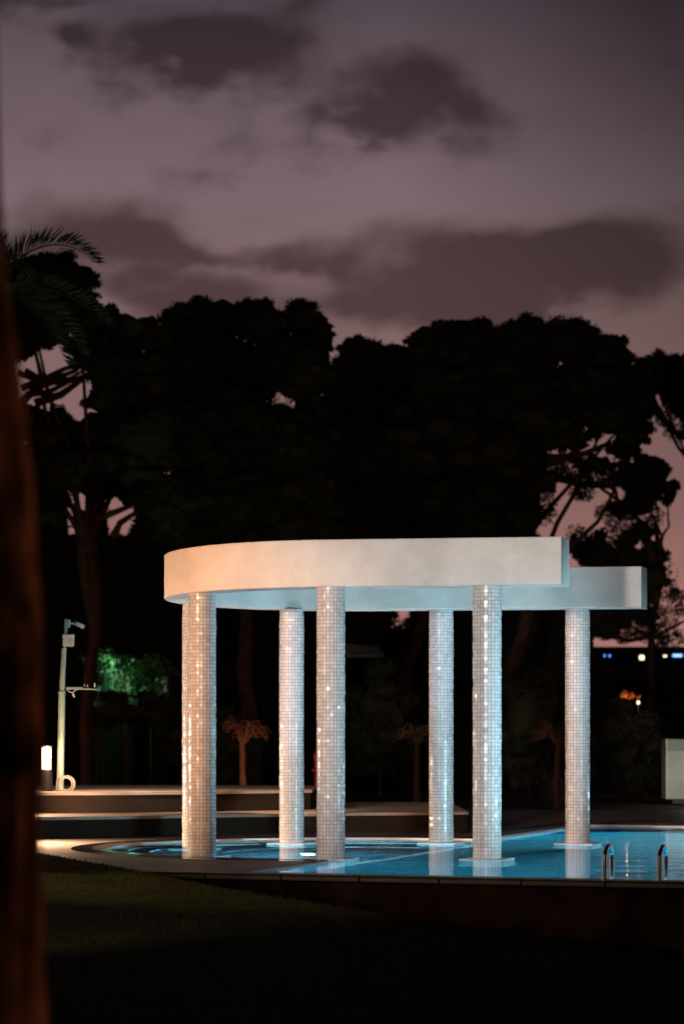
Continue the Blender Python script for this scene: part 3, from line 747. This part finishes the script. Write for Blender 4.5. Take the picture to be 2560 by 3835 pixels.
# pale flat roof behind
pr = at(1365, 2430, 92)
hs = empty('low_house', (pr.x, 92, 0), 'low house with a dim mauve roof between the near columns', 'house')
mb = MB(); zc = at(0, 2430, 92).z; w_ = 150 * 92 / F; h_ = 50 * 92 / F
x0, x1 = pr.x - w_ / 2, pr.x + w_ / 2
mb.add([(x0, 91.5, zc - h_ / 2), (x1, 91.5, zc - h_ / 2), (x1 - .25, 93, zc + h_ * .25), (x0, 93, zc + h_ / 2), (x0, 91.5, zc - h_ / 2 - .08), (x1, 91.5, zc - h_ / 2 - .08)], [(0, 1, 2, 3), (4, 5, 1, 0)]); mb.build('roof', M['hutwall'], hs, recalc=False)
mb = MB(); mb.box((pr.x, 92.4, (zc - h_ / 2 - .1) / 2), (w_ * .9, 1.2, zc - h_ / 2 - .1)); mb.build('wall', M['farwall'], hs)

# distant long building with lights
db = 120
fb = empty('long_building', (at(2500, 0, db).x, db, 0), 'long flat dark building with blue and warm lights at the right', 'building')
mb = MB(); zt = at(0, 2432, db).z; xa = at(2170, 0, db).x; xb = at(3300, 0, db).x
mb.box(((xa + xb) / 2, db + 4, zt / 2), (xb - xa, 8, zt)); mb.build('wall', M['farwall'], fb)
mb = MB(); mb.box(((xa + xb) / 2, db + 3.9, zt + .06), (xb - xa + .4, 8.8, .12)); mb.build('roof', M['farwall'], fb)
for x, y, w, h, m in ((2262, 2456, 7, 9, 'blue_lamp'), (2281, 2456, 8, 9, 'blue_lamp'), (2401, 2463, 18, 17, 'white_lamp'), (2488, 2457, 13, 7, 'white_lamp')):
    p = at(x, y, db - .06); mb = MB(); mb.box(p, (w * db / F, .08, h * db / F)); mb.build('wall_lamp', M[m], fb, bevel=.03)
p = at(2534, 2455, db - .10); mb = MB(); mb.box(p, (38 * db / F, .14, 12 * db / F)); sg = mb.build('window', M['blue_lamp'], fb, bevel=.05)
mb = MB(); mb.box(p + Vector((0, -.09, 0)), (30 * db / F, .06, 7 * db / F)); mb.build('pane', M['pale_blue_lamp'], sg)

# warm spot light in foliage
lf_ = at(2388, 2631, 72)
gla = empty('garden_light', (lf_.x, 72, 0), 'small warm garden light beside an orange lit tuft of leaves', 'garden light')
mb = MB(); mb.box(lf_, (.085, .06, .11)); mb.build('lamp_head', M['white_lamp'], gla, bevel=.02)
mb = MB(); mb.tube([(lf_.x, 72, -.03), (lf_.x, 72, lf_.z - .05)], .03, 8); mb.build('post', M['darkmetal'], gla)
tf_ = at(2340, 2622, 71.6)
tuft = empty('leaf_tuft', (tf_.x, 71.6, 0), 'tuft of upright leaves glowing orange in lamp light', 'plant')
rnd = random.Random(61); V = []; Fc = []
for q in range(170):
    b = tf_ + Vector((rnd.gauss(0, .10), rnd.gauss(0, .1), rnd.uniform(-.05, .1))); L_ = rnd.uniform(.1, .36)
    d_ = Vector((rnd.gauss(.45, .5), rnd.gauss(0, .4), rnd.uniform(.4, 1))).normalized(); w = d_.cross(Vector((0, 1, 0))).normalized() * .022
    o = len(V); m_ = b + d_ * L_ * .5; V += [tuple(b), tuple(m_ + w), tuple(b + d_ * L_), tuple(m_ - w)]; Fc.append((o, o + 1, o + 2, o + 3))
mb = MB(); mb.v = V; mb.f = Fc; mb.mi = [0] * len(Fc); mb.build('leaves', M['twig'], tuft, recalc=False)
mb = MB(); mb.tube([(tf_.x, 71.6, -.03), tuple(tf_)], .04, 8); mb.build('stem', M['bark'], tuft)
tl = bpy.data.lights.new('tuft_light', 'POINT'); tl.energy = 24; tl.color = (1, .36, .13); tl.shadow_soft_size = .04
to = bpy.data.objects.new('tuft_light', tl); to.location = tf_ + Vector((.02, -.35, -.08)); COL.objects.link(to)

# cabinet at the right edge
dc = 60
cb0 = at(2495, 2990, dc)
cab = empty('pool_cabinet', (cb0.x + 1, dc, 0), 'pale grey green cabinet beside the pool at the right edge', 'cabinet')
zt = at(0, 2768, dc).z; zm = at(0, 2812, dc).z; zb_ = .12
mb = MB(); mb.box((cb0.x + 1.1, dc + .5, (zb_ + zm) / 2), (2.2, 1.0, zm - zb_)); mb.build('body', M['cabinet'], cab, bevel=.01)
mb = MB(); mb.box((cb0.x + 1.1, dc + .5, (zt + zm) / 2 + .001), (2.2, 1.04, zt - zm)); mb.build('top_band', M['cabinet_band'], cab, bevel=.01)
mb = MB(); mb.box((cb0.x - .012, dc - .03, (zb_ + zt) / 2), (.03, .03, zt - zb_)); mb.build('edge_strip', M['offwhite'], cab)
mb = MB(); mb.box((cb0.x + 1.15, dc + .5, .06), (2.0, .9, .12)); mb.build('base', M['darkmetal'], cab)

# slim red post behind the middle near column
rp = at(1183, 2940, 44)
red = empty('red_post', (rp.x, 44, 0), 'slim dark red post half hidden behind the middle near column', 'post')
mb = MB(); zt = at(0, 2800, 44).z; mb.lathe((rp.x, 44), [(.03, .36), (.035, zt - .25), (.05, zt - .2), (.035, zt - .1), (0, zt)], 14)
mb.build('shaft', M['red'], red, smooth=True)
mb = MB(); mb.box(at(1176, 2885, 43.97), (.09, .05, .05)); mb.build('handle', M['red'], red, bevel=.01)
# planter pot at the back
pp = at(2070, 2985, 60)
pot = empty('planter_pot', (pp.x, 60, 0), 'squat dark planter on the far side of the pool, left of the far right column', 'planter')
mb = MB(); mb.lathe((pp.x, 60), [(.0, .0), (.28, .0), (.40, .45), (.43, .46), (.43, .52), (.36, .52), (.34, .42), (0, .42)], 20); mb.build('bowl', M['terrace'], pot, smooth=True)
rnd = random.Random(71); V = []; Fc = []
for q in range(140): leaf_quad(V, Fc, Vector((pp.x + rnd.gauss(0, .2), 60 + rnd.gauss(0, .2), .5 + abs(rnd.gauss(0, .25)))), .09, rnd)
mb = MB(); mb.v = V; mb.f = Fc; mb.mi = [0] * len(Fc); mb.build('leaves', M['leaf'], pot, recalc=False)

# ------------------------------------------------------------------ lights
def light(kind, name, loc, energy, col, size=.1, target=None, spot=None, blend=.5):
    l = bpy.data.lights.new(name, kind); l.energy = energy; l.color = col
    if kind == 'AREA': l.size = size
    else: l.shadow_soft_size = size
    if kind == 'SPOT': l.spot_size = R(spot); l.spot_blend = blend
    o = bpy.data.objects.new(name, l); o.location = loc; COL.objects.link(o)
    if target is not None:
        o.rotation_euler = (Vector(target) - Vector(loc)).to_track_quat('-Z', 'Y').to_euler()
    return o
cy = (.50, .87, 1.0)
PW = 6.5
light('SPOT', 'pool_light_beam', W3(2.9, NN + .25, -.7), 950 * PW, cy, .10, W3(2.4, NN + 5, -2.2), 76, .5)
light('SPOT', 'pool_light_beam', W3(UL + .4, NN + .25, -.7), 400 * PW, cy, .10, W3(UL + .3, NN + 5, -2.4), 76, .5)
for u, n, e in ((8, NN + .25, 420), (13, NN + .25, 380)):
    light('SPOT', 'pool_light_beam', W3(u, n, -.7), e * PW, cy, .10, W3(u - 2, n + 5, -1.2), 130, .4)
for u, n, e in ((4.8, NF - .25, 1500), (7.5, NF - .25, 1200), (12, NF - .25, 900)):
    light('SPOT', 'pool_light_beam', W3(u, n, -.65), e * PW * .6, cy, .10, W3(u - 1, n - 5, -1.5), 150, .4)
for u in (2.6, 4.2, 5.8, 7.6, 10, 13):
    light('SPOT', 'pool_light_beam', W3(u, NF - .25, -.5), 2000 * PW, (.78, .97, 1), .10, W3(u - .2, NF - 2.5, -1.5), 70, .9)
light('POINT', 'pool_light_beam', W3(-.4, -.9, -.75), 170 * PW, cy, .08)
cy2 = (.64, .83, 1.0)
for u, n, e in ((-.6, .0, 125), (.9, .3, 130), (3.1, .5, 150)):
    light('SPOT', 'pool_glow_fill', W3(u, n, .06), e, cy2, .06, W3(u, n, 3), 115, .5)  # added spots standing in for pool glow leaving the water
light('SPOT', 'pool_glow_fill', W3(9.5, -3.2, .25), 3300, (.42, .84, 1), .35, (1.2, 33, 2.3), 50, .8)  # added cyan side fill for the same pool glow, no lamp body
light('SPOT', 'pool_glow_fill', W3(7, 7.5, .25), 700, (.42, .84, 1), .3, (2.6, 33, 3.0), 42, .8)  # added cyan fill from the far side of the pool
# fixtures
def fixture(u, n, sgn, lab):
    root = empty('pool_light', W3(u, n, -.6), lab, 'pool light', 'lights set in the pool walls')
    mb = MB(); p = W3(u, n, -.6); mb.tube([p, p + Vector((N.x, N.y, 0)) * .03 * sgn], .13, 20); mb.build('rim', M['steel'], root)
    mb = MB(); mb.tube([p + Vector((N.x, N.y, 0)) * .03 * sgn, p + Vector((N.x, N.y, 0)) * .045 * sgn], .10, 20); mb.build('lens', M['pool_lamp'], root)
fixture(4.3, NF, -1, 'round underwater light in the far pool wall')

root = empty('pool_light', W3(-.4, -.9, -1.1), 'small round light on the floor of the shallow bay between the left columns', 'pool light', 'lights set in the pool walls')
q_ = W(-.4, -.9); mb = MB(); mb.lathe(q_, [(.14, -1.1), (.12, -.96), (.05, -.90), (.05, -.86), (0, -.86)], 18); mb.build('housing', M['steel'], root, smooth=True)
light('POINT', 'bollard_glow', (pb.x + .05, pb.y - .18, 1.42), 95, (1, .60, .34), .07)
light('SPOT', 'bollard_glow', (-5.5, 34.4, .85), 2600, (1, .60, .36), .07, (-5.0, 34.2, 0), 130, .9)
light('SPOT', 'step_light', (-6.2, 37.3, .62), 1100, (1, .62, .38), .05, (-4.4, 37.6, .36), 100, .7)
light('SPOT', 'garden_flood', (-13, 20, 4.0), 10500, (1, .47, .23), .6, (-2.4, 32, 2.9), 27, .9)
light('SPOT', 'garden_flood', (-4.5, 5, 4.05), 14500, (1, .88, .81), .5, (1.6, 32, 2.7), 17, .7)
light('SPOT', 'column_fill', (-9, 24, 1.0), 500, (1, .60, .34), .12, (-1, 31, 1.6), 60, .9)  # added warm fill for glints on the lower column tiles
light('SPOT', 'column_fill', (-3.6, 12, 1.0), 900, (1, .85, .72), .12, (2, 32, 1.6), 40, .9)  # added neutral fill for glints on the lower column tiles
light('SPOT', 'column_fill', (-8.2, 35.0, 1.3), 1500, (1, .80, .62), .10, (-2.2, 33.7, 1.6), 60, .9)  # added to brighten the left edges of the left column pair
light('SPOT', 'wall_fill', (4.2, 20.4, -1.3), 7, (1, .34, .20), .1, (3.2, 24.5, -.5), 120, .9)  # added reddish fill to lift the dark stone, no lamp body
light('SPOT', 'path_light', (-1.0, 37.9, 1.6), 260, (1, .60, .36), .05, (-.9, 39.6, .36), 60, .8)
light('SPOT', 'terrace_fill', (-3.6, 38.4, 2.2), 380, (1, .66, .42), .05, (-2.9, 41.5, .72), 110, .8)  # added fill keeping the upper tread bright where the bollard fades
light('SPOT', 'trunk_fill', (2.3, 9.6, 1.5), 105, (1, .40, .18), .12, (-1.2, 8.0, 1.6), 62, .7)  # added unseen fill for the right edge of the near trunk
light('SPOT', 'tree_uplight', (-1.6, 46.8, .8), 120, (1, .45, .22), .05, (-2.2, 49, 1.5), 70, .7)
light('SPOT', 'tree_uplight', (1.2, 47, .4), 5, (1, .42, .22), .05, (1.9, 55, 1.6), 100, .7)
light('SPOT', 'tree_uplight', (4.9, 47, .4), 9, (1, .42, .22), .05, (5.2, 55, 1.6), 80, .7)
light('SPOT', 'wood_fill', (-16, 52, 1.5), 650, (1, .45, .25), .2, (-4, 82, 5), 70, .8)  # added fill, lifts the background trees out of flat black
light('SPOT', 'wood_fill', (14, 50, 1.5), 900, (1, .50, .32), .2, (2, 84, 5), 70, .8)  # added fill on the trunks from the other side
light('SPOT', 'wood_fill', (0, 50, 2.0), 800, (.8, .9, .6), .2, (1, 84, 13), 60, .9)  # added faint greenish fill for the crowns
light('SPOT', 'palm_uplight', (-6.2, 38, .8), 350, (.85, 1, .55), .1, (-6.2, 44, 10.0), 36, .7)
light('SPOT', 'lawn_light', (-11, 25, 1.7), 5500, (1, .66, .30), .1, (0, 23, .1), 40, .8)
light('POINT', 'cabinet_glow', (cb0.x + .6, dc - 1.6, .9), 28, (.80, 1, .86), .1)

# ------------------------------------------------------------------ world
w = bpy.data.worlds.new('World'); S.world = w; w.use_nodes = True
nt = w.node_tree; nt.nodes.clear(); L = nt.links.new
out = nt.nodes.new('ShaderNodeOutputWorld'); bg = nt.nodes.new('ShaderNodeBackground'); L(bg.outputs[0], out.inputs['Surface'])
tc = nt.nodes.new('ShaderNodeTexCoord')
def mth(op, a, b=None, c=None, clamp=False):
    n = nt.nodes.new('ShaderNodeMath'); n.operation = op; n.use_clamp = clamp
    for i, v in enumerate((a, b, c)):
        if v is None: continue
        if isinstance(v, (int, float)): n.inputs[i].default_value = v
        else: L(v, n.inputs[i])
    return n.outputs[0]
sx = nt.nodes.new('ShaderNodeSeparateXYZ'); L(tc.outputs['Generated'], sx.inputs[0])
hyp = mth('SQRT', mth('ADD', mth('MULTIPLY', sx.outputs[0], sx.outputs[0]), mth('MULTIPLY', sx.outputs[1], sx.outputs[1])))
az = mth('ARCTAN2', sx.outputs[0], sx.outputs[1]); el = mth('ARCTAN2', sx.outputs[2], hyp)
def nz(scale, detail, sxy, off=0):
    mp = nt.nodes.new('ShaderNodeMapping'); mp.inputs['Scale'].default_value = sxy; mp.inputs['Location'].default_value = (off, off * .7, off * .3)
    L(tc.outputs['Generated'], mp.inputs['Vector'])
    n = nt.nodes.new('ShaderNodeTexNoise'); n.inputs['Scale'].default_value = scale; n.inputs['Detail'].default_value = detail; n.inputs['Roughness'].default_value = .5
    L(mp.outputs[0], n.inputs['Vector']); return n.outputs['Fac']
n1 = nz(14, 4, (1, 1, 1.6)); n2 = nz(14, 4, (1, 1, 1.6), 7.3); n3 = nz(26, 5, (1, 1, 2.2), 3.1); n4 = nz(6, 3, (1, 1, 2.5), 5.5)
azw = mth('ADD', az, mth('MULTIPLY', mth('SUBTRACT', n1, .5), .075))
elw = mth('ADD', el, mth('MULTIPLY', mth('SUBTRACT', n2, .5), .045))
elw = mth('ADD', elw, mth('MULTIPLY', mth('SUBTRACT', n3, .5), .012))
n5 = nz(60, 5, (1, 1, 1.6), 1.7)
azw = mth('ADD', azw, mth('MULTIPLY', mth('SUBTRACT', n5, .5), .02))
elw = mth('ADD', elw, mth('MULTIPLY', mth('SUBTRACT', n5, .5), .008))
total = None
EL = [(430, 110, 240, 72, 1.0), (560, 110, 150, 95, .7), (170, 112, 60, 36, .7), (400, 170, 200, 60, .5), (880, 235, 170, 85, .95), (1010, 200, 190, 60, .6), (1130, 265, 110, 85, .7), (840, 300, 140, 60, .55),
      (360, 515, 120, 60, .8), (250, 560, 200, 70, .55), (620, 548, 240, 30, .8), (960, 620, 230, 75, .8), (1100, 560, 130, 60, .75), (1200, 620, 120, 80, .55), (1450, 630, 230, 90, .95), (40, 600, 160, 80, .6), (130, 540, 170, 70, .6), (330, 660, 200, 60, .55), (1300, 535, 80, 36, .6),
      (480, 625, 150, 45, .5), (1350, 590, 200, 60, .5), (800, 700, 500, 70, .7), (1250, 700, 260, 70, .7), (100, 15, 180, 26, .7), (640, 5, 80, 34, .6), (60, 330, 110, 60, .35), (560, 340, 110, 50, .3), (760, 590, 60, 40, .5)]
for x, y, rx_, ry_, amp in EL:
    a0 = math.atan((x * WM - CX) / F); e0 = math.atan((HY - y * WM) / F)
    ra, re = rx_ * WM / F, ry_ * WM / F
    dx = mth('DIVIDE', mth('SUBTRACT', azw, a0), ra); dy = mth('DIVIDE', mth('SUBTRACT', elw, e0), re)
    q = mth('POWER', 2.718, mth('MULTIPLY', mth('ADD', mth('MULTIPLY', dx, dx), mth('MULTIPLY', dy, dy)), -1.1))
    q = mth('MULTIPLY', q, amp)
    total = q if total is None else mth('ADD', total, q)
total = mth('ADD', total, mth('MULTIPLY', mth('SUBTRACT', n5, .5), .75))
total = mth('ADD', total, mth('MULTIPLY', mth('SUBTRACT', n3, .5), 1.1))
mr_ = nt.nodes.new('ShaderNodeMapRange'); mr_.interpolation_type = 'SMOOTHSTEP'; L(total, mr_.inputs[0])
mr_.inputs['From Min'].default_value = .0; mr_.inputs['From Max'].default_value = 1.1
cl = mth('MULTIPLY', mr_.outputs[0], .92)
ramp = nt.nodes.new('ShaderNodeValToRGB'); cr = ramp.color_ramp
L(mth('DIVIDE', el, .5), ramp.inputs[0])
def lin(c): return tuple(((v / 255) / 12.92 if v / 255 <= .04045 else ((v / 255 + .055) / 1.055) ** 2.4) for v in c) + (1,)
stops = [(0.0, (180, 126, 116)), (.10, (176, 124, 115)), (.24, (144, 106, 102)), (.37, (136, 107, 107)), (.48, (130, 109, 114)), (.58, (108, 90, 97)), (.66, (80, 70, 79)), (1.0, (40, 38, 52))]
cr.elements[0].position = 0; cr.elements[0].color = lin(stops[0][1]); cr.elements[1].position = 1; cr.elements[1].color = lin(stops[-1][1])
for p_, c_ in stops[1:-1]:
    e = cr.elements.new(p_); e.color = lin(c_)
ccol = nt.nodes.new('ShaderNodeValToRGB'); L(mth('DIVIDE', el, .5), ccol.inputs[0])
c2r = ccol.color_ramp; c2r.elements[0].position = .2; c2r.elements[0].color = lin((98, 70, 70)); c2r.elements[1].position = .62; c2r.elements[1].color = lin((52, 40, 43))
mx = nt.nodes.new('ShaderNodeMix'); mx.data_type = 'RGBA'; L(cl, mx.inputs[0]); L(ramp.outputs[0], mx.inputs[6]); L(ccol.outputs[0], mx.inputs[7])
# soft large variation and darker towards the right (away from the afterglow)
side = mth('MULTIPLY', mth('SUBTRACT', mth('MULTIPLY', az, 6.2), .15), .5, clamp=True)
hi = mth('MULTIPLY', mth('SUBTRACT', el, .08), 4.2, clamp=True)
side = mth('SUBTRACT', 1.0, mth('MULTIPLY', mth('MULTIPLY', side, hi), 1.9))
var = mth('ADD', .72, mth('MULTIPLY', n4, .28))
back = mth('SUBTRACT', 1.12, mth('MULTIPLY', mth('ABSOLUTE', az), .42))
fac = mth('MULTIPLY', mth('MULTIPLY', mth('MAXIMUM', side, .35), var), mth('MAXIMUM', mth('MINIMUM', back, 1.0), .12))
vm = nt.nodes.new('ShaderNodeVectorMath'); vm.operation = 'SCALE'; L(mx.outputs[2], vm.inputs[0]); L(fac, vm.inputs['Scale'])
sky = nt.nodes.new('ShaderNodeTexSky'); sky.sky_type = 'NISHITA'; sky.sun_disc = False; sky.sun_elevation = R(-4); sky.sun_rotation = R(-60)
vs2 = nt.nodes.new('ShaderNodeVectorMath'); vs2.operation = 'SCALE'; L(sky.outputs[0], vs2.inputs[0]); vs2.inputs['Scale'].default_value = .05
ad = nt.nodes.new('ShaderNodeVectorMath'); ad.operation = 'ADD'; L(vm.outputs[0], ad.inputs[0]); L(vs2.outputs[0], ad.inputs[1])
L(ad.outputs[0], bg.inputs['Color']); bg.inputs['Strength'].default_value = 1.0

# ------------------------------------------------------------------ camera
cam = bpy.data.cameras.new('camera'); co = bpy.data.objects.new('camera', cam); COL.objects.link(co)
co.location = (0, 0, EYE); co.rotation_euler = (R(90), 0, 0)
cam.sensor_fit = 'VERTICAL'; cam.sensor_height = 36; cam.sensor_width = 24
cam.lens = F / 3835 * 36; cam.shift_y = (HY - 3835 / 2) / 3835; cam.clip_end = 3000; cam.clip_start = .05
cam.dof.use_dof = True; cam.dof.focus_distance = 31.5; cam.dof.aperture_fstop = 1.2
S.camera = co
S.view_settings.view_transform = 'Standard'; S.view_settings.look = 'None'; S.view_settings.gamma = 1; S.view_settings.exposure = 0
S.cycles.use_denoising = True
try: S.cycles.denoiser = 'OPENIMAGEDENOISE'
except Exception as e: print(e)
S.cycles.max_bounces = 8; S.cycles.transparent_max_bounces = 8
S.cycles.caustics_refractive = False; S.cycles.caustics_reflective = False
S.cycles.sample_clamp_indirect = 4
ICO.free()
